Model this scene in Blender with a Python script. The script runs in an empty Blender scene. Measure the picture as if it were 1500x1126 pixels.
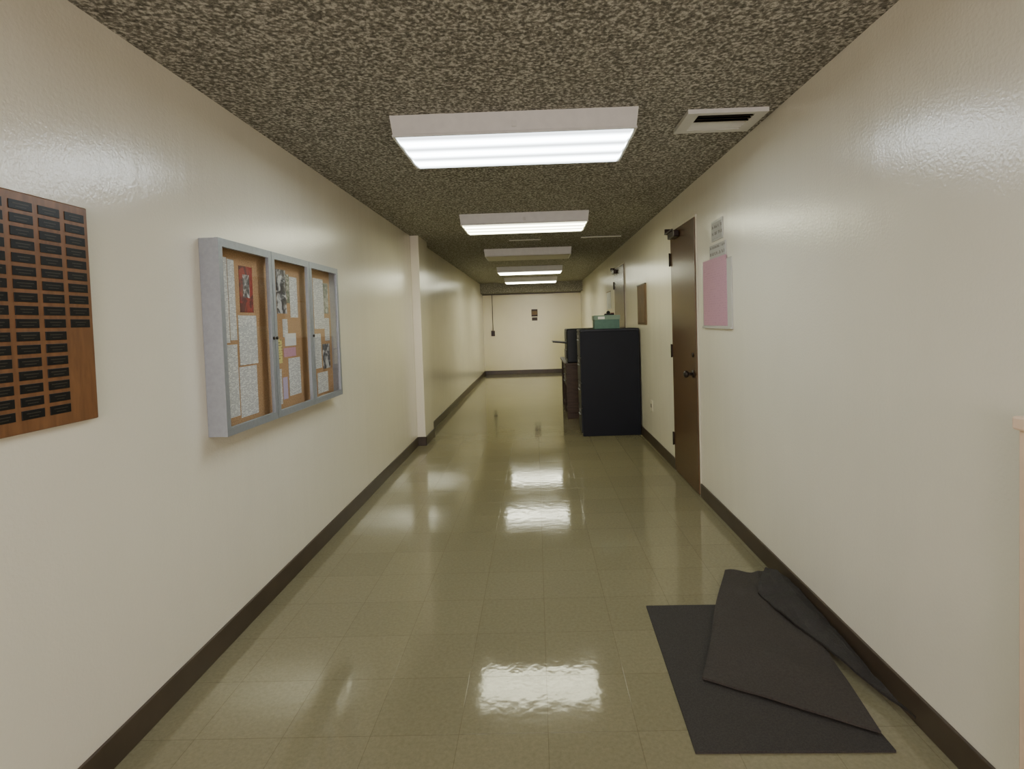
import bpy, bmesh, math, random
from mathutils import Matrix, Vector
import mathutils
random.seed(4)
H=2.44; XL=-1.4167; XR=1.2557; YB=-4.0; YF=15.05
D=bpy.data
# ---------------------------------------------------------------- materials
def newmat(name):
    m=D.materials.new(name); m.use_nodes=True
    nt=m.node_tree; return m,nt,nt.nodes["Principled BSDF"]
def N(nt,t,**kw):
    n=nt.nodes.new(t)
    for k,v in kw.items():
        if k.startswith("_"): setattr(n,k[1:],v)
        else: n.inputs[k.replace("__"," ")].default_value=v
    return n
def ramp(nt,stops,interp='LINEAR'):
    r=nt.nodes.new("ShaderNodeValToRGB"); cr=r.color_ramp; cr.interpolation=interp
    while len(cr.elements)<len(stops): cr.elements.new(0.5)
    for e,(p,c) in zip(cr.elements,stops): e.position=p; e.color=(*c,1)
    return r
def coords(nt,scale=(1,1,1)):
    tc=nt.nodes.new("ShaderNodeTexCoord"); mp=nt.nodes.new("ShaderNodeMapping")
    mp.inputs["Scale"].default_value=scale
    nt.links.new(tc.outputs["Object"],mp.inputs["Vector"]); return mp.outputs["Vector"]
def flat(name,col,rough=.5,metal=0,spec=.5,var=.0,vs=20,bump=0,bs=100,coat=0):
    m,nt,b=newmat(name); b.inputs["Roughness"].default_value=rough; b.inputs["Metallic"].default_value=metal
    b.inputs["Specular IOR Level"].default_value=spec; b.inputs["Coat Weight"].default_value=coat
    v=coords(nt)
    n=N(nt,"ShaderNodeTexNoise",Scale=vs,Detail=4.0); nt.links.new(v,n.inputs["Vector"])
    lo=tuple(c*(1-var) for c in col); hi=tuple(min(1,c*(1+var)) for c in col)
    r=ramp(nt,[(.3,lo),(.7,hi)]); nt.links.new(n.outputs["Fac"],r.inputs["Fac"]); nt.links.new(r.outputs["Color"],b.inputs["Base Color"])
    if bump:
        n2=N(nt,"ShaderNodeTexNoise",Scale=bs,Detail=3.0); nt.links.new(v,n2.inputs["Vector"])
        bp=N(nt,"ShaderNodeBump",Strength=bump,Distance=.01); nt.links.new(n2.outputs["Fac"],bp.inputs["Height"]); nt.links.new(bp.outputs["Normal"],b.inputs["Normal"])
    return m
def wallmat(name,col):
    m,nt,b=newmat(name); b.inputs["Roughness"].default_value=.21; b.inputs["Specular IOR Level"].default_value=.75
    v=coords(nt); vv=coords(nt,(1,1,.10))
    n=N(nt,"ShaderNodeTexNoise",Scale=1.3,Detail=5.0); nt.links.new(v,n.inputs["Vector"])
    r=ramp(nt,[(.3,tuple(c*.94 for c in col)),(.7,col)]); nt.links.new(n.outputs["Fac"],r.inputs["Fac"]); nt.links.new(r.outputs["Color"],b.inputs["Base Color"])
    a=N(nt,"ShaderNodeTexNoise",Scale=90.0,Detail=2.0); nt.links.new(v,a.inputs["Vector"])
    c=N(nt,"ShaderNodeTexNoise",Scale=7.0,Detail=2.0); nt.links.new(vv,c.inputs["Vector"])
    b1=N(nt,"ShaderNodeBump",Strength=.30,Distance=.003); nt.links.new(a.outputs["Fac"],b1.inputs["Height"])
    b2=N(nt,"ShaderNodeBump",Strength=.13,Distance=.02); nt.links.new(c.outputs["Fac"],b2.inputs["Height"])
    nt.links.new(b1.outputs["Normal"],b2.inputs["Normal"]); nt.links.new(b2.outputs["Normal"],b.inputs["Normal"])
    return m
def woodmat(name,c1,c2,scale=(1,1,1),rough=.35,ws=6.0):
    m,nt,b=newmat(name); b.inputs["Roughness"].default_value=rough
    v=coords(nt,scale)
    n=N(nt,"ShaderNodeTexNoise",Scale=ws,Detail=6.0,Distortion=.6); nt.links.new(v,n.inputs["Vector"])
    r=ramp(nt,[(.3,c1),(.68,c2)]); nt.links.new(n.outputs["Fac"],r.inputs["Fac"]); nt.links.new(r.outputs["Color"],b.inputs["Base Color"])
    return m
def ceilmat():
    m,nt,b=newmat("acoustic_ceiling"); b.inputs["Roughness"].default_value=.95; b.inputs["Specular IOR Level"].default_value=.15
    v=coords(nt)
    n=N(nt,"ShaderNodeTexNoise",Scale=62.0,Detail=3.0,Roughness=.6,Distortion=.3); nt.links.new(v,n.inputs["Vector"])
    r=ramp(nt,[(.35,(.110,.105,.085)),(.5,(.24,.228,.188)),(.64,(.58,.56,.485))]); nt.links.new(n.outputs["Fac"],r.inputs["Fac"]); nt.links.new(r.outputs["Color"],b.inputs["Base Color"])
    bp=N(nt,"ShaderNodeBump",Strength=.5,Distance=.010); nt.links.new(n.outputs["Fac"],bp.inputs["Height"]); nt.links.new(bp.outputs["Normal"],b.inputs["Normal"])
    return m
def floormat():
    m,nt,b=newmat("vinyl_tile_floor"); b.inputs["Specular IOR Level"].default_value=.6
    v=coords(nt)
    br=nt.nodes.new("ShaderNodeTexBrick"); br.offset=0; br.squash=1
    br.inputs["Scale"].default_value=1; br.inputs["Mortar Size"].default_value=.0013; br.inputs["Mortar Smooth"].default_value=.3
    br.inputs["Brick Width"].default_value=.3048; br.inputs["Row Height"].default_value=.3048; br.inputs["Bias"].default_value=0
    br.inputs["Color1"].default_value=(.218,.194,.112,1); br.inputs["Color2"].default_value=(.238,.211,.123,1); br.inputs["Mortar"].default_value=(.165,.144,.080,1)
    nt.links.new(v,br.inputs["Vector"])
    n=N(nt,"ShaderNodeTexNoise",Scale=70.0,Detail=5.0,Roughness=.7); nt.links.new(v,n.inputs["Vector"])
    r=ramp(nt,[(.3,(.84,.84,.83)),(.7,(1.1,1.1,1.1))]); nt.links.new(n.outputs["Fac"],r.inputs["Fac"])
    mx=N(nt,"ShaderNodeMix",_data_type='RGBA',_blend_type='MULTIPLY'); mx.inputs[0].default_value=1
    nt.links.new(br.outputs["Color"],mx.inputs[6]); nt.links.new(r.outputs["Color"],mx.inputs[7])
    nt.links.new(mx.outputs[2],b.inputs["Base Color"])
    n2=N(nt,"ShaderNodeTexNoise",Scale=2.5,Detail=4.0); nt.links.new(v,n2.inputs["Vector"])
    r2=ramp(nt,[(.3,(.05,.05,.05)),(.75,(.12,.12,.12))]); nt.links.new(n2.outputs["Fac"],r2.inputs["Fac"]); nt.links.new(r2.outputs["Color"],b.inputs["Roughness"])
    w=N(nt,"ShaderNodeTexNoise",Scale=17.0,Detail=2.0); nt.links.new(v,w.inputs["Vector"])
    b1=N(nt,"ShaderNodeBump",Strength=.026,Distance=.02); nt.links.new(w.outputs["Fac"],b1.inputs["Height"])
    b2=N(nt,"ShaderNodeBump",Strength=.2,Distance=.001,_invert=True); nt.links.new(br.outputs["Fac"],b2.inputs["Height"])
    nt.links.new(b1.outputs["Normal"],b2.inputs["Normal"]); nt.links.new(b2.outputs["Normal"],b.inputs["Normal"])
    return m
def textpaper(name,base,ink,freq=90.0,thr=.5):
    m,nt,b=newmat(name); b.inputs["Roughness"].default_value=.6
    tc=nt.nodes.new("ShaderNodeTexCoord"); sp=nt.nodes.new("ShaderNodeSeparateXYZ"); nt.links.new(tc.outputs["Object"],sp.inputs[0])
    mul=N(nt,"ShaderNodeMath",_operation='MULTIPLY'); mul.inputs[1].default_value=freq*6.283; nt.links.new(sp.outputs[2],mul.inputs[0])
    s=N(nt,"ShaderNodeMath",_operation='SINE'); nt.links.new(mul.outputs[0],s.inputs[0])
    g=N(nt,"ShaderNodeMath",_operation='GREATER_THAN'); g.inputs[1].default_value=.1; nt.links.new(s.outputs[0],g.inputs[0])
    mp=nt.nodes.new("ShaderNodeMapping"); mp.inputs["Scale"].default_value=(1,60,freq); nt.links.new(tc.outputs["Object"],mp.inputs["Vector"])
    n=N(nt,"ShaderNodeTexNoise",Scale=1.0,Detail=1.0); nt.links.new(mp.outputs[0],n.inputs["Vector"])
    g2=N(nt,"ShaderNodeMath",_operation='GREATER_THAN'); g2.inputs[1].default_value=thr; nt.links.new(n.outputs["Fac"],g2.inputs[0])
    mm=N(nt,"ShaderNodeMath",_operation='MULTIPLY'); nt.links.new(g.outputs[0],mm.inputs[0]); nt.links.new(g2.outputs[0],mm.inputs[1])
    mx=N(nt,"ShaderNodeMix",_data_type='RGBA'); nt.links.new(mm.outputs[0],mx.inputs[0]); mx.inputs[6].default_value=(*base,1); mx.inputs[7].default_value=(*ink,1)
    nt.links.new(mx.outputs[2],b.inputs["Base Color"]); return m
def photomat(name,c1,c2,c3,sc=14.0):
    m,nt,b=newmat(name); b.inputs["Roughness"].default_value=.35
    v=coords(nt); n=N(nt,"ShaderNodeTexNoise",Scale=sc,Detail=3.0,Distortion=1.0); nt.links.new(v,n.inputs["Vector"])
    r=ramp(nt,[(.4,c1),(.5,c2),(.6,c3)]); nt.links.new(n.outputs["Fac"],r.inputs["Fac"]); nt.links.new(r.outputs["Color"],b.inputs["Base Color"]); return m
def lampmat(name,col,strength,y0,dep):
    m,nt,b=newmat(name); b.inputs["Base Color"].default_value=(.8,.8,.8,1); b.inputs["Roughness"].default_value=.4
    tc=nt.nodes.new("ShaderNodeTexCoord"); sp=nt.nodes.new("ShaderNodeSeparateXYZ"); nt.links.new(tc.outputs["Object"],sp.inputs[0])
    a=N(nt,"ShaderNodeMath",_operation='SUBTRACT'); a.inputs[1].default_value=y0; nt.links.new(sp.outputs[1],a.inputs[0])
    c=N(nt,"ShaderNodeMath",_operation='MULTIPLY'); c.inputs[1].default_value=6.283*3/dep; nt.links.new(a.outputs[0],c.inputs[0])
    s=N(nt,"ShaderNodeMath",_operation='COSINE'); nt.links.new(c.outputs[0],s.inputs[0])
    mr=N(nt,"ShaderNodeMapRange"); mr.inputs[1].default_value=-1; mr.inputs[2].default_value=1; mr.inputs[3].default_value=strength*1.6; mr.inputs[4].default_value=strength*.22
    nt.links.new(s.outputs[0],mr.inputs[0]); nt.links.new(mr.outputs[0],b.inputs["Emission Strength"])
    b.inputs["Emission Color"].default_value=(*col,1); return m
M={}
M['wall']=wallmat("cream_wall_paint",(.80,.755,.61))
M['wallfar']=wallmat("cream_far_wall_paint",(.81,.745,.45))
M['ceil']=ceilmat(); M['floor']=floormat()
M['base']=flat("brown_vinyl_base",(.058,.041,.026),.4,var=.15,vs=8)
M['trimpaint']=flat("cream_trim_paint",(.62,.58,.45),.35,var=.03)
M['whitemetal']=flat("white_enamel",(.62,.62,.56),.4,var=.04)
M['offlens']=flat("unlit_acrylic_lens",(.38,.36,.27),.35,var=.08,vs=8,bump=.3,bs=120)
M['alu']=flat("brushed_aluminium",(.34,.365,.39),.42,metal=.5,var=.06,vs=60)
M['aludark']=flat("aluminium_shadow_gap",(.07,.07,.07),.5)
M['cork']=flat("cork_board",(.45,.27,.13),.85,var=.25,vs=140,bump=.3,bs=200)
M['plaquewood']=woodmat("oak_plaque_wood",(.145,.062,.022),(.22,.098,.036),(6,6,1),.35,8)
M['plate']=flat("black_nameplate",(.005,.005,.005),.35,var=.2,spec=.3)
M['engrave']=flat("engraved_brass_lettering",(.05,.04,.03),.4,metal=.3)
M['doorwood']=woodmat("walnut_door_veneer",(.062,.031,.013),(.125,.066,.029),(10,10,.9),.26,5)
M['bronze']=flat("dark_bronze_hardware",(.03,.022,.016),.35,metal=.7)
M['navy']=flat("navy_blue_steel",(.0042,.0060,.0098),.5,var=.12,vs=3,bump=.1,bs=150,spec=.2)
M['navyedge']=flat("navy_trim_steel",(.005,.0075,.012),.45,spec=.3)
M['darkgreen']=flat("black_green_plastic",(.005,.009,.008),.45,spec=.3)
M['black']=flat("black_plastic",(.006,.006,.006),.4,spec=.3)
M['teal']=flat("teal_cardboard",(.08,.16,.13),.7,var=.1)
M['teallid']=flat("grey_green_lid",(.17,.25,.20),.7,var=.06)
M['deskwood']=woodmat("brown_desk_wood",(.035,.018,.009),(.075,.04,.02),(1,1,8),.55,6)
M['rust']=flat("rust_red_bin",(.14,.045,.028),.6)
M['mat']=flat("charcoal_rubber_mat",(.048,.043,.037),.9,var=.18,vs=160,bump=.5,bs=260,spec=.2)
M['matlight']=flat("grey_brown_mat_face",(.058,.050,.042),.9,var=.14,vs=120,bump=.5,bs=220,spec=.15)
M['matdark']=flat("mat_rubber_back",(.032,.028,.024),.7,var=.15,vs=60,bump=.3,bs=120,spec=.25)
M['paper']=textpaper("typed_paper",(.72,.72,.67),(.34,.34,.34),150,.46)
M['paperplain']=flat("plain_paper",(.74,.73,.68),.6,var=.03)
M['paperyel']=textpaper("yellow_notice",(.68,.60,.20),(.25,.2,.08),70)
M['paperpink']=textpaper("pink_notice",(.54,.29,.36),(.48,.25,.32),60,.56)
M['paperlilac']=flat("lilac_notice",(.50,.42,.58),.6)
M['red']=photomat("red_poster",(.25,.015,.015),(.35,.035,.03),(.10,.02,.03))
M['bw']=photomat("grey_photo_print",(.03,.03,.035),(.15,.15,.16),(.55,.55,.53),22)
M['map']=photomat("green_photo_print",(.08,.12,.08),(.25,.25,.18),(.5,.5,.42),25)
M['acryl']=flat("clear_sign_holder",(.50,.49,.44),.2)
M['signgrey']=textpaper("grey_room_sign",(.42,.41,.37),(.20,.18,.16),22,.48)
M['brownboard']=flat("brown_notice_board",(.17,.105,.048),.6,var=.15,vs=10)
M['darkvoid']=flat("duct_interior",(.006,.005,.004),.8)
M['creamwood']=flat("cream_enamel_peach_lit",(.80,.60,.42),.4,var=.03)  # cream enamel with the peach cast of the light mixed into its colour
g,nt,b=newmat("display_glass")
nt.nodes.remove(b); out=nt.nodes["Material Output"]
tr=nt.nodes.new("ShaderNodeBsdfTransparent"); gl=nt.nodes.new("ShaderNodeBsdfGlossy"); gl.inputs["Roughness"].default_value=.03
mxs=nt.nodes.new("ShaderNodeMixShader"); lw=nt.nodes.new("ShaderNodeLayerWeight")
pw=N(nt,"ShaderNodeMath",_operation='POWER'); pw.inputs[1].default_value=4.0; nt.links.new(lw.outputs["Facing"],pw.inputs[0])
ma=N(nt,"ShaderNodeMath",_operation='MULTIPLY_ADD'); ma.inputs[1].default_value=.5; ma.inputs[2].default_value=.03; nt.links.new(pw.outputs[0],ma.inputs[0])
nt.links.new(ma.outputs[0],mxs.inputs[0]); nt.links.new(tr.outputs[0],mxs.inputs[1]); nt.links.new(gl.outputs[0],mxs.inputs[2]); nt.links.new(mxs.outputs[0],out.inputs[0])
M['glass']=g
# ---------------------------------------------------------------- builder
class B:
    def __init__(s,name): s.name=name; s.bm=bmesh.new(); s.mats=[]
    def mi(s,k):
        if k not in s.mats: s.mats.append(k)
        return s.mats.index(k)
    def _merge(s,t,k,smooth=False):
        i=s.mi(k)
        for f in t.faces: f.material_index=i; f.smooth=smooth
        me=D.meshes.new("tmp"); t.to_mesh(me); t.free(); s.bm.from_mesh(me); D.meshes.remove(me)
    def box(s,k,x0,x1,y0,y1,z0,z1,bev=0,rot=None):
        t=bmesh.new(); bmesh.ops.create_cube(t,size=1)
        c=Vector(((x0+x1)/2,(y0+y1)/2,(z0+z1)/2))
        for v in t.verts: v.co=Vector((v.co.x*(x1-x0),v.co.y*(y1-y0),v.co.z*(z1-z0)))
        if bev: bmesh.ops.bevel(t,geom=t.edges[:],offset=bev,segments=2,affect='EDGES',profile=.5)
        if rot: bmesh.ops.transform(t,matrix=rot,verts=t.verts)
        bmesh.ops.translate(t,vec=c,verts=t.verts); s._merge(t,k)
    def cyl(s,k,c,r,l,axis='z',seg=20,r2=None):
        t=bmesh.new(); bmesh.ops.create_cone(t,cap_ends=True,segments=seg,radius1=r,radius2=r if r2 is None else r2,depth=l)
        if axis=='x': bmesh.ops.rotate(t,matrix=Matrix.Rotation(math.pi/2,3,'Y'),verts=t.verts)
        if axis=='y': bmesh.ops.rotate(t,matrix=Matrix.Rotation(math.pi/2,3,'X'),verts=t.verts)
        bmesh.ops.translate(t,vec=c,verts=t.verts); s._merge(t,k,True)
    def sph(s,k,c,r,sc=(1,1,1)):
        t=bmesh.new(); bmesh.ops.create_uvsphere(t,u_segments=20,v_segments=12,radius=r)
        for v in t.verts: v.co=Vector((v.co.x*sc[0],v.co.y*sc[1],v.co.z*sc[2]))
        bmesh.ops.translate(t,vec=c,verts=t.verts); s._merge(t,k,True)
    def prism(s,k,bot,top):
        t=bmesh.new(); vb=[t.verts.new(p) for p in bot]; vt=[t.verts.new(p) for p in top]; n=len(bot)
        t.faces.new(vb[::-1]); t.faces.new(vt)
        for i in range(n): t.faces.new([vb[i],vb[(i+1)%n],vt[(i+1)%n],vt[i]])
        bmesh.ops.recalc_face_normals(t,faces=t.faces); s._merge(t,k)
    def grid(s,k,fn,nu,nv,th):
        t=bmesh.new(); top=[[t.verts.new(fn(i/nu,j/nv)) for j in range(nv+1)] for i in range(nu+1)]
        bot=[[t.verts.new(Vector(fn(i/nu,j/nv))-Vector((0,0,th))) for j in range(nv+1)] for i in range(nu+1)]
        for i in range(nu):
            for j in range(nv):
                t.faces.new([top[i][j],top[i+1][j],top[i+1][j+1],top[i][j+1]]); t.faces.new([bot[i][j],bot[i][j+1],bot[i+1][j+1],bot[i+1][j]])
        for i in range(nu):
            t.faces.new([top[i][0],bot[i][0],bot[i+1][0],top[i+1][0]]); t.faces.new([top[i][nv],top[i+1][nv],bot[i+1][nv],bot[i][nv]])
        for j in range(nv):
            t.faces.new([top[0][j],top[0][j+1],bot[0][j+1],bot[0][j]]); t.faces.new([top[nu][j],bot[nu][j],bot[nu][j+1],top[nu][j+1]])
        bmesh.ops.recalc_face_normals(t,faces=t.faces); s._merge(t,k)
    def done(s):
        me=D.meshes.new(s.name); s.bm.to_mesh(me); s.bm.free()
        for k in s.mats: me.materials.append(M[k])
        o=D.objects.new(s.name,me); bpy.context.collection.objects.link(o); return o
# ---------------------------------------------------------------- shell
def single(name,k,*a,**kw):
    o=B(name); o.box(k,*a,**kw); return o.done()
single("floor",'floor',XL-.15,XR+.15,YB-.15,YF+.15,-.1,0)
single("ceiling",'ceil',XL-.15,XR+.15,YB-.15,YF+.15,H,H+.1)
single("wall_left",'wall',XL-.12,XL,YB,YF,0,H)
single("wall_right",'wall',XR,XR+.12,YB,YF,0,H)
single("wall_far",'wallfar',XL,XR,YF,YF+.12,0,H)
single("wall_back",'wall',XL,XR,YB-.12,YB,0,H)
PY=6.88
single("wall_pilaster",'wall',XL,-1.32,6.37,PY,0,H,bev=.004)
o=B("ceiling_bulkhead"); o.box('ceil',XL,XR,14.45,YF,2.19,H); o.box('base',XL,XR,14.99,YF,2.165,2.19); o.done()
t=.012; bh=.105
o=B("baseboard_left"); o.box('base',XL,XL+t,YB,6.37,0,bh,bev=.003); o.box('base',XL,-1.32+t,6.358,6.37,0,bh,bev=.003)
o.box('base',-1.32,-1.32+t,6.358,PY,0,bh,bev=.003); o.box('base',XL,XL+t,PY,YF,0,bh,bev=.003); o.done()
o=B("baseboard_right")
for y0,y1 in [(YB,4.26),(5.036,7.644),(8.596,YF)]: o.box('base',XR-t,XR,y0,y1,0,bh,bev=.003)
o.done()
single("baseboard_far",'base',XL+t,XR-t,YF-t,YF,0,bh,bev=.003)
# ---------------------------------------------------------------- ceiling fixtures
LX0,LX1=-.69,.54
def fixture(y0,mat,key):
    o=B("fluorescent_ceiling_light"); y1=y0+.58; zb=H-.095
    M[key]=mat
    o.prism('whitemetal',[(LX0+.012,y0+.008,zb),(LX1-.012,y0+.008,zb),(LX1-.012,y1-.008,zb),(LX0+.012,y1-.008,zb)],
            [(LX0,y0,H),(LX1,y0,H),(LX1,y1,H),(LX0,y1,H)])
    r=.014
    for a in [(LX0+.008,LX1-.008,y0+.004,y0+.004+r),(LX0+.008,LX1-.008,y1-.004-r,y1-.004),(LX0+.008,LX0+.008+r,y0+.018,y1-.018),(LX1-.008-r,LX1-.008,y0+.018,y1-.018)]:
        o.box('whitemetal',*a,zb-.008,zb+.004,bev=.002)
    o.prism(key,[(LX0+.035,y0+.03,zb-.014),(LX1-.035,y0+.03,zb-.014),(LX1-.035,y1-.03,zb-.014),(LX0+.035,y1-.03,zb-.014)],
            [(LX0+.023,y0+.02,zb),(LX1-.023,y0+.02,zb),(LX1-.023,y1-.02,zb),(LX0+.023,y1-.02,zb)])
    o.box('whitemetal',(LX0+LX1)/2-.012,(LX0+LX1)/2+.012,y0-.003,y0+.003,zb+.02,zb+.05,bev=.001)
    return o.done()
cool=(.86,.95,1.0); warm=(.97,.96,.68)
specs=[(-2.25,cool,9),(.22,cool,9),(2.75,cool,13),(5.25,warm,13),(7.75,None,0),(10.25,(1,1,.76),16),(12.75,(1,1,.76),18)]
for i,(y,c,s) in enumerate(specs):
    if c is None: fixture(y,M['offlens'],'offlens')
    else: fixture(y,lampmat("lit_lens_%d"%i,c,s,y+.03,.52),'lens%d'%i)
# ceiling supply vent
o=B("ceiling_air_vent"); x0,x1,y0,y1=.80,1.205,2.82,3.115
z0=H-.022
for a in [(x0,x1,y0,y0+.03),(x0,x1,y1-.045,y1),(x0,x0+.06,y0+.03,y1-.045),(x1-.06,x1,y0+.03,y1-.045)]: o.box('whitemetal',*a,z0,H)
o.box('darkvoid',x0+.05,x1-.05,y0+.02,y1-.04,H-.004,H)
for i in range(3):
    yy=y0+.175+i*.035
    o.box('whitemetal',x0+.06,x1-.06,yy-.015,yy+.015,H-.016,H-.013,rot=Matrix.Rotation(math.radians(-25),4,'X'))
for i in range(3):
    yy=y0+.055+i*.035
    o.box('bronze',x0+.06,x1-.06,yy-.012,yy+.012,H-.016,H-.013,rot=Matrix.Rotation(math.radians(50),4,'X'))
o.done()
o=B("ceiling_seam_trim")
o.box('whitemetal',.60,1.10,6.90,6.93,H-.012,H,bev=.003); o.box('whitemetal',-.30,.10,6.96,6.99,H-.012,H,bev=.003)
o.done()
# ---------------------------------------------------------------- award plaque (left wall)
o=B("award_plaque"); px0=XL; px1=XL+.02
o.box('plaquewood',px0,px1,1.08,1.722,1.14,1.80,bev=.004)
for ci in range(7):
    y1=1.706-ci*.088; y0=y1-.070
    rows=10 if ci==0 else 17
    for r in range(rows):
        zc=1.762-r*.0358
        o.box('plate',px1,px1+.002,y0,y1,zc-.0125,zc+.0125,bev=.0006)
        w=random.uniform(.018,.027); yc=(y0+y1)/2
        o.box('engrave',px1+.002,px1+.0024,yc-w,yc+w,zc+.002,zc+.0044)
        w*=.7
        o.box('engrave',px1+.002,px1+.0024,yc-w,yc+w,zc-.006,zc-.004)
o.done()
# ---------------------------------------------------------------- bulletin display case
o=B("bulletin_display_case"); y0,y1,z0,z1=2.325,3.735,.950,1.80; xb=XL+.001; xf=XL+.085
o.box('alu',xb,xf-.016,y0,y0+.02,z0,z1); o.box('alu',xb,xf-.016,y1-.02,y1,z0,z1)
o.box('alu',xb,xf-.016,y0+.02,y1-.02,z1-.02,z1); o.box('alu',xb,xf-.016,y0+.02,y1-.02,z0,z0+.02)
xc=xb+.030
o.box('cork',xb+.001,xc,y0+.02,y1-.02,z0+.02,z1-.02)
n=3; wd=(y1-y0)/n; fw=.030
for i in range(n):
    a=y0+i*wd+(.002 if i else -.001); c=y0+(i+1)*wd-(.002 if i<2 else -.001)
    zt,zl=z1+.001,z0-.001
    o.box('alu',xf-.016,xf,a,a+fw,zl,zt); o.box('alu',xf-.016,xf,c-fw,c,zl,zt)
    o.box('alu',xf-.016,xf,a+fw,c-fw,zt-fw-.005,zt); o.box('alu',xf-.016,xf,a+fw,c-fw,zl,zl+fw+.005)
    if i<2: o.box('aludark',xf-.012,xf-.008,c,c+.004,z0+.01,z1-.01)
    o.box('glass',xf-.009,xf-.006,a+fw,c-fw,z0+fw,z1-fw)
    ly=a+fw/2 if i!=0 else c-fw/2
    o.cyl('bronze',(xf+.003,ly,1.36),.008,.008,'x')
cnt=[0]
def pap(k,ya,yb,za,zb):
    cnt[0]+=1; e=.0008+.00025*(cnt[0]%7); o.box(k,xc,xc+e,ya,yb,za,zb)
for a in [('paper',2.385,2.475,1.35,1.735),('paper',2.48,2.535,1.36,1.73),('paper',2.385,2.53,1.01,1.34),('red',2.575,2.695,1.49,1.71),('bw',2.605,2.665,1.56,1.67),
          ('paper',2.55,2.715,1.24,1.475),('paper',2.54,2.70,.995,1.232),('paperplain',2.43,2.51,1.03,1.10)]: pap(*a)
for a in [('paper',2.87,2.935,1.56,1.74),('bw',2.945,3.06,1.49,1.73),('map',3.065,3.10,1.55,1.71),('paper',3.105,3.20,1.47,1.70),('bw',2.87,2.93,1.39,1.48),('paper',2.87,2.90,1.2,1.38),
          ('paperyel',2.91,2.98,1.22,1.35),('paper',3.00,3.06,1.36,1.46),('paperplain',3.02,3.16,1.31,1.38),('paperpink',3.0,3.15,1.25,1.30),('paper',3.05,3.20,1.03,1.24),('paper',2.87,2.96,1.00,1.19),('paperlilac',2.975,3.03,1.02,1.14)]: pap(*a)
for a in [('paper',3.335,3.43,1.52,1.74),('paper',3.44,3.60,1.40,1.72),('map',3.605,3.68,1.50,1.70),('bw',3.55,3.67,1.14,1.30),('paperplain',3.34,3.40,1.36,1.49),('paper',3.60,3.68,1.32,1.47),
          ('paper',3.43,3.53,1.15,1.37),('bw',3.335,3.415,1.12,1.30),('paperlilac',3.335,3.43,.995,1.07),('paper',3.45,3.62,.99,1.12),('paperplain',3.34,3.41,1.08,1.11)]: pap(*a)
o.done()
# ---------------------------------------------------------------- doors on the right wall
def door(name,y0,y1,zt,closer=True):
    o=B(name); xs=XR-.018; q=.014
    o.box('trimpaint',XR-.010,XR,y0-q,y0,0,zt+q,bev=.002); o.box('trimpaint',XR-.010,XR,y1,y1+q,0,zt+q,bev=.002)
    o.box('trimpaint',XR-.010,XR,y0,y1,zt,zt+q,bev=.002)
    o.box('doorwood',xs,XR,y0+.001,y1-.003,.012,zt-.004,bev=.003)
    o.box('black',XR-.006,XR,y0,y1,0,.012)
    for z in (.30,1.10,1.92):
        o.box('bronze',xs-.004,XR,y1-.004,y1+.012,z-.055,z+.055,bev=.002); o.cyl('bronze',(xs-.008,y1+.003,z),.008,.12,'z')
    ky=y0+.09
    o.cyl('bronze',(xs-.004,ky,.95),.032,.008,'x'); o.cyl('bronze',(xs-.028,ky,.95),.011,.045,'x'); o.sph('bronze',(xs-.058,ky,.95),.029,(.8,1,1))
    o.cyl('bronze',(xs-.003,ky,1.10),.018,.006,'x')
    if closer:
        o.box('bronze',xs-.05,xs,y1-.32,y1-.10,zt-.085,zt-.03,bev=.008)
        o.box('bronze',xs-.062,xs-.05,y1-.30,y1-.04,zt-.03,zt-.018,bev=.002); o.box('bronze',xs-.058,XR,y1-.05,y1-.03,zt-.03,zt+.02,bev=.003)
    return o.done()
door("door_1",4.275,5.02,2.17); door("door_2",7.66,8.58,2.17)
# ---------------------------------------------------------------- signs on the right wall
o=B("room_number_sign"); o.box('acryl',XR-.006,XR,3.67,3.90,1.915,2.055,bev=.002); o.box('signgrey',XR-.0075,XR-.006,3.685,3.885,1.93,2.04); o.done()
o=B("room_name_sign"); o.box('acryl',XR-.006,XR,3.62,3.95,1.785,1.893,bev=.002); o.box('signgrey',XR-.0075,XR-.006,3.635,3.935,1.80,1.88); o.done()
o=B("pink_notice_holder"); o.box('acryl',XR-.008,XR,3.52,4.12,1.315,1.775,bev=.003); o.box('paperpink',XR-.0095,XR-.008,3.60,4.10,1.335,1.80)
o.box('acryl',XR-.016,XR-.0095,3.52,4.12,1.315,1.33,bev=.001); o.done()
o=B("wall_notice_board"); o.box('brownboard',XR-.015,XR,6.22,6.70,1.33,1.79,bev=.003); o.box('bronze',XR-.02,XR,6.22,6.70,1.79,1.80)
o.box('brownboard',XR-.02,XR-.015,6.25,6.67,1.35,1.77,bev=.002); o.done()
o=B("wall_notice_paper"); o.box('paper',XR-.004,XR,9.1,9.6,1.58,1.86); o.box('brownboard',XR-.008,XR-.004,9.1,9.6,1.86,1.875); o.done()
o=B("wall_outlet_plate"); o.box('trimpaint',XR-.008,XR,6.02,6.10,.38,.50,bev=.003); o.box('bronze',XR-.011,XR-.008,6.045,6.075,.42,.46); o.done()
o=B("wall_heater_cabinet"); o.box('creamwood',1.205,XR-t-.001,.75,1.395,0,1.09,bev=.004); o.box('creamwood',1.195,XR-.001,.74,1.405,1.09,1.125,bev=.006)
o.box('creamwood',1.198,1.205,.80,1.36,.12,1.02,bev=.003)
for i in range(8): o.box('creamwood',1.194,1.199,.86,1.30,.2+i*.03,.212+i*.03,bev=.001)
o.done()
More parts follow.
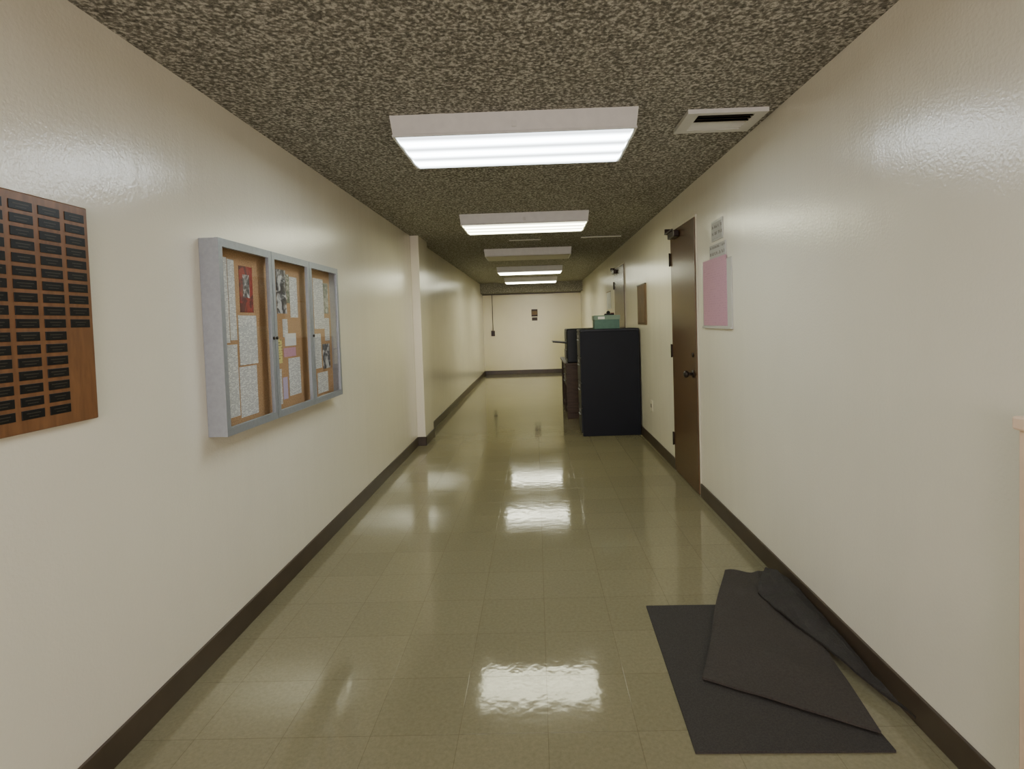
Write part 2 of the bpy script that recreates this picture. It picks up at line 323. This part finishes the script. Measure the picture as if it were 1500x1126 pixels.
# ---------------------------------------------------------------- filing cabinet
o=B("filing_cabinet"); x0,x1,y0,y1=.525,1.235,6.62,7.08
o.box('navy',x0+.012,x1,y0,y1,.0,1.265,bev=.004); o.box('navyedge',x0,x1,y0-.004,y1+.004,1.262,1.29,bev=.006)
for i in range(4):
    z=.04+i*.305
    o.box('navyedge',x0,x0+.014,y0+.012,y1-.012,z,z+.295,bev=.004)
    o.box('alu',x0-.014,x0,(y0+y1)/2-.07,(y0+y1)/2+.07,z+.20,z+.212,bev=.003); o.box('alu',x0-.002,x0+.001,(y0+y1)/2-.04,(y0+y1)/2+.04,z+.235,z+.265)
o.done()
o=B("storage_box"); o.box('teal',.72,1.02,6.70,6.95,1.29,1.42,bev=.004); o.box('teallid',.712,1.028,6.692,6.958,1.40,1.455,bev=.004); o.box('paperplain',.76,.84,6.6905,6.692,1.41,1.44); o.done()
o=B("tape_dispenser"); o.box('black',.85,.97,6.78,6.84,1.455,1.475,bev=.006); o.cyl('black',(.90,6.81,1.487),.022,.03,'y'); o.box('rust',.93,.97,6.79,6.83,1.47,1.485,bev=.003); o.done()
# ---------------------------------------------------------------- desk behind with equipment
o=B("wooden_desk"); x0,x1,y0,y1=.42,1.22,7.85,9.25
o.box('deskwood',x0-.02,x1,y0-.02,y1+.02,.77,.80,bev=.004)
for ya,yb in ((y0,y0+.03),(y1-.03,y1),((y0+y1)/2-.015,(y0+y1)/2+.015)): o.box('deskwood',x0,x1,ya,yb,0,.77,bev=.002)
o.box('deskwood',x1-.02,x1,y0,y1,.05,.77); o.box('deskwood',x0+.02,x1,y0,y1,.07,.10); o.box('deskwood',x0+.02,x1,y0,y1,.42,.44)
for i in range(3): o.box('deskwood',x0-.004,x0+.016,y0+.04,y0+.66,.47+i*.1,.56+i*.1,bev=.003); o.cyl('alu',(x0-.012,y0+.35,.515+i*.1),.008,.016,'x')
o.box('rust',x0+.05,x0+.35,y0+.06,y0+.4,.10,.36,bev=.005); o.box('black',x0+.05,x0+.4,y0+.85,y0+1.25,.10,.38,bev=.01)
o.done()
o=B("office_printer"); o.box('darkgreen',.44,1.16,7.88,8.45,.80,1.285,bev=.015); o.box('black',.43,.45,7.93,8.40,.86,.98,bev=.004)
o.box('black',.24,.45,7.93,8.36,1.085,1.105,bev=.004,rot=Matrix.Rotation(math.radians(6),4,'Y')); o.box('black',.435,.45,7.93,8.40,1.14,1.25,bev=.003)
o.done()
# ---------------------------------------------------------------- far wall things
o=B("far_wall_sign"); o.box('bronze',-.10,.07,YF-.015,YF,1.55,1.75,bev=.003); o.box('brownboard',-.085,.055,YF-.018,YF-.015,1.60,1.70); o.box('bronze',-.09,.06,YF-.012,YF,1.44,1.53,bev=.003); o.done()
o=B("fire_alarm_pull"); o.box('bronze',-1.21,-1.11,YF-.05,YF,1.05,1.20,bev=.006); o.cyl('bronze',(-1.16,YF-.015,1.68),.008,.97,'z'); o.box('black',-1.185,-1.135,YF-.055,YF-.05,1.10,1.14); o.done()
# ---------------------------------------------------------------- floor mats
def wob(x,y,s=5,a=.003): return a*mathutils.noise.noise(Vector((x*s,y*s,3.1)))
def quad(A,Bp,C,Dp):
    def f(u,v):
        return (Vector(A)*(1-v)+Vector(Bp)*v)*(1-u)+(Vector(Dp)*(1-v)+Vector(C)*v)*u
    return f
o=B("floor_mat")
f1=quad((.47,1.725,.008),(.495,2.635,.008),(1.10,2.625,.008),(1.10,1.715,.008))
o.grid('mat',lambda u,v:f1(u,v),16,20,.0075)
o.done()
o=B("folded_floor_mat")
f2=quad((.595,2.07,.020),(.985,2.975,.014),(1.225,2.86,.03),(1.09,1.775,.022))
def g2(u,v):
    p=f2(u,v); e=v**4*u*.015
    p.z+=wob(p.x,p.y,6,.008)+.004+e+.010*math.exp(-((u-.62)/.09)**2)*v; p.y+=.014*math.sin(u*9)*v; p.x+=.006*math.sin(v*8)*(1-u); return p
o.grid('matlight',g2,26,34,.008)
f3=quad((1.045,2.66,.036),(1.165,2.86,.065),(1.238,2.72,.060),(1.228,1.80,.035))
def g3(u,v):
    p=f3(u,v); p.z+=.012+.014*math.sin(u*3.14)*(.5+v*.5)+wob(p.x,p.y,12,.014); p.x-=.012*abs(math.sin(u*7+v*3)); return p
o.grid('matdark',g3,24,20,.009)
o.done()
# ---------------------------------------------------------------- glazed entrance behind the viewer
o=B("window_1"); o.box('alu',-.95,.95,YB,YB+.04,.10,.16); o.box('alu',-.95,.95,YB,YB+.04,2.1,2.16); o.box('alu',-.95,-.89,YB,YB+.04,.16,2.1); o.box('alu',.89,.95,YB,YB+.04,.16,2.1); o.box('alu',-.03,.03,YB,YB+.04,.16,2.1); o.done()
def area(name,loc,rot,sx,sy,e,col):
    l=D.lights.new(name,'AREA'); l.shape='RECTANGLE'; l.size=sx; l.size_y=sy; l.energy=e; l.color=col
    ob=D.objects.new(name,l); ob.location=loc; ob.rotation_euler=rot; bpy.context.collection.objects.link(ob)
area("daylight_through_entrance",(0,YB+.06,1.13),(math.radians(84),0,0),1.75,1.9,185,(1.0,.86,.91))
w=D.worlds.new("world"); bpy.context.scene.world=w; w.use_nodes=True
w.node_tree.nodes["Background"].inputs[0].default_value=(.5,.5,.5,1); w.node_tree.nodes["Background"].inputs[1].default_value=.3
# ---------------------------------------------------------------- camera
yaw,pitch,roll=.0169,.0363,.0319
F=Vector((-math.sin(yaw)*math.cos(pitch),math.cos(yaw)*math.cos(pitch),-math.sin(pitch)))
R0=Vector((math.cos(yaw),math.sin(yaw),0)); U0=R0.cross(F)
R=R0*math.cos(roll)-U0*math.sin(roll); U=R0*math.sin(roll)+U0*math.cos(roll)
cd=D.cameras.new("camera"); cam=D.objects.new("camera",cd); bpy.context.collection.objects.link(cam)
mt=Matrix((R,U,-F)).transposed().to_4x4(); mt.translation=Vector((0,0,1.3992)); cam.matrix_world=mt
cd.sensor_width=36; cd.sensor_fit='HORIZONTAL'; cd.lens=36*807.16/1500; cd.shift_x=-21.48/1500; cd.shift_y=-61.66/1500; cd.clip_start=.02
bpy.context.scene.camera=cam
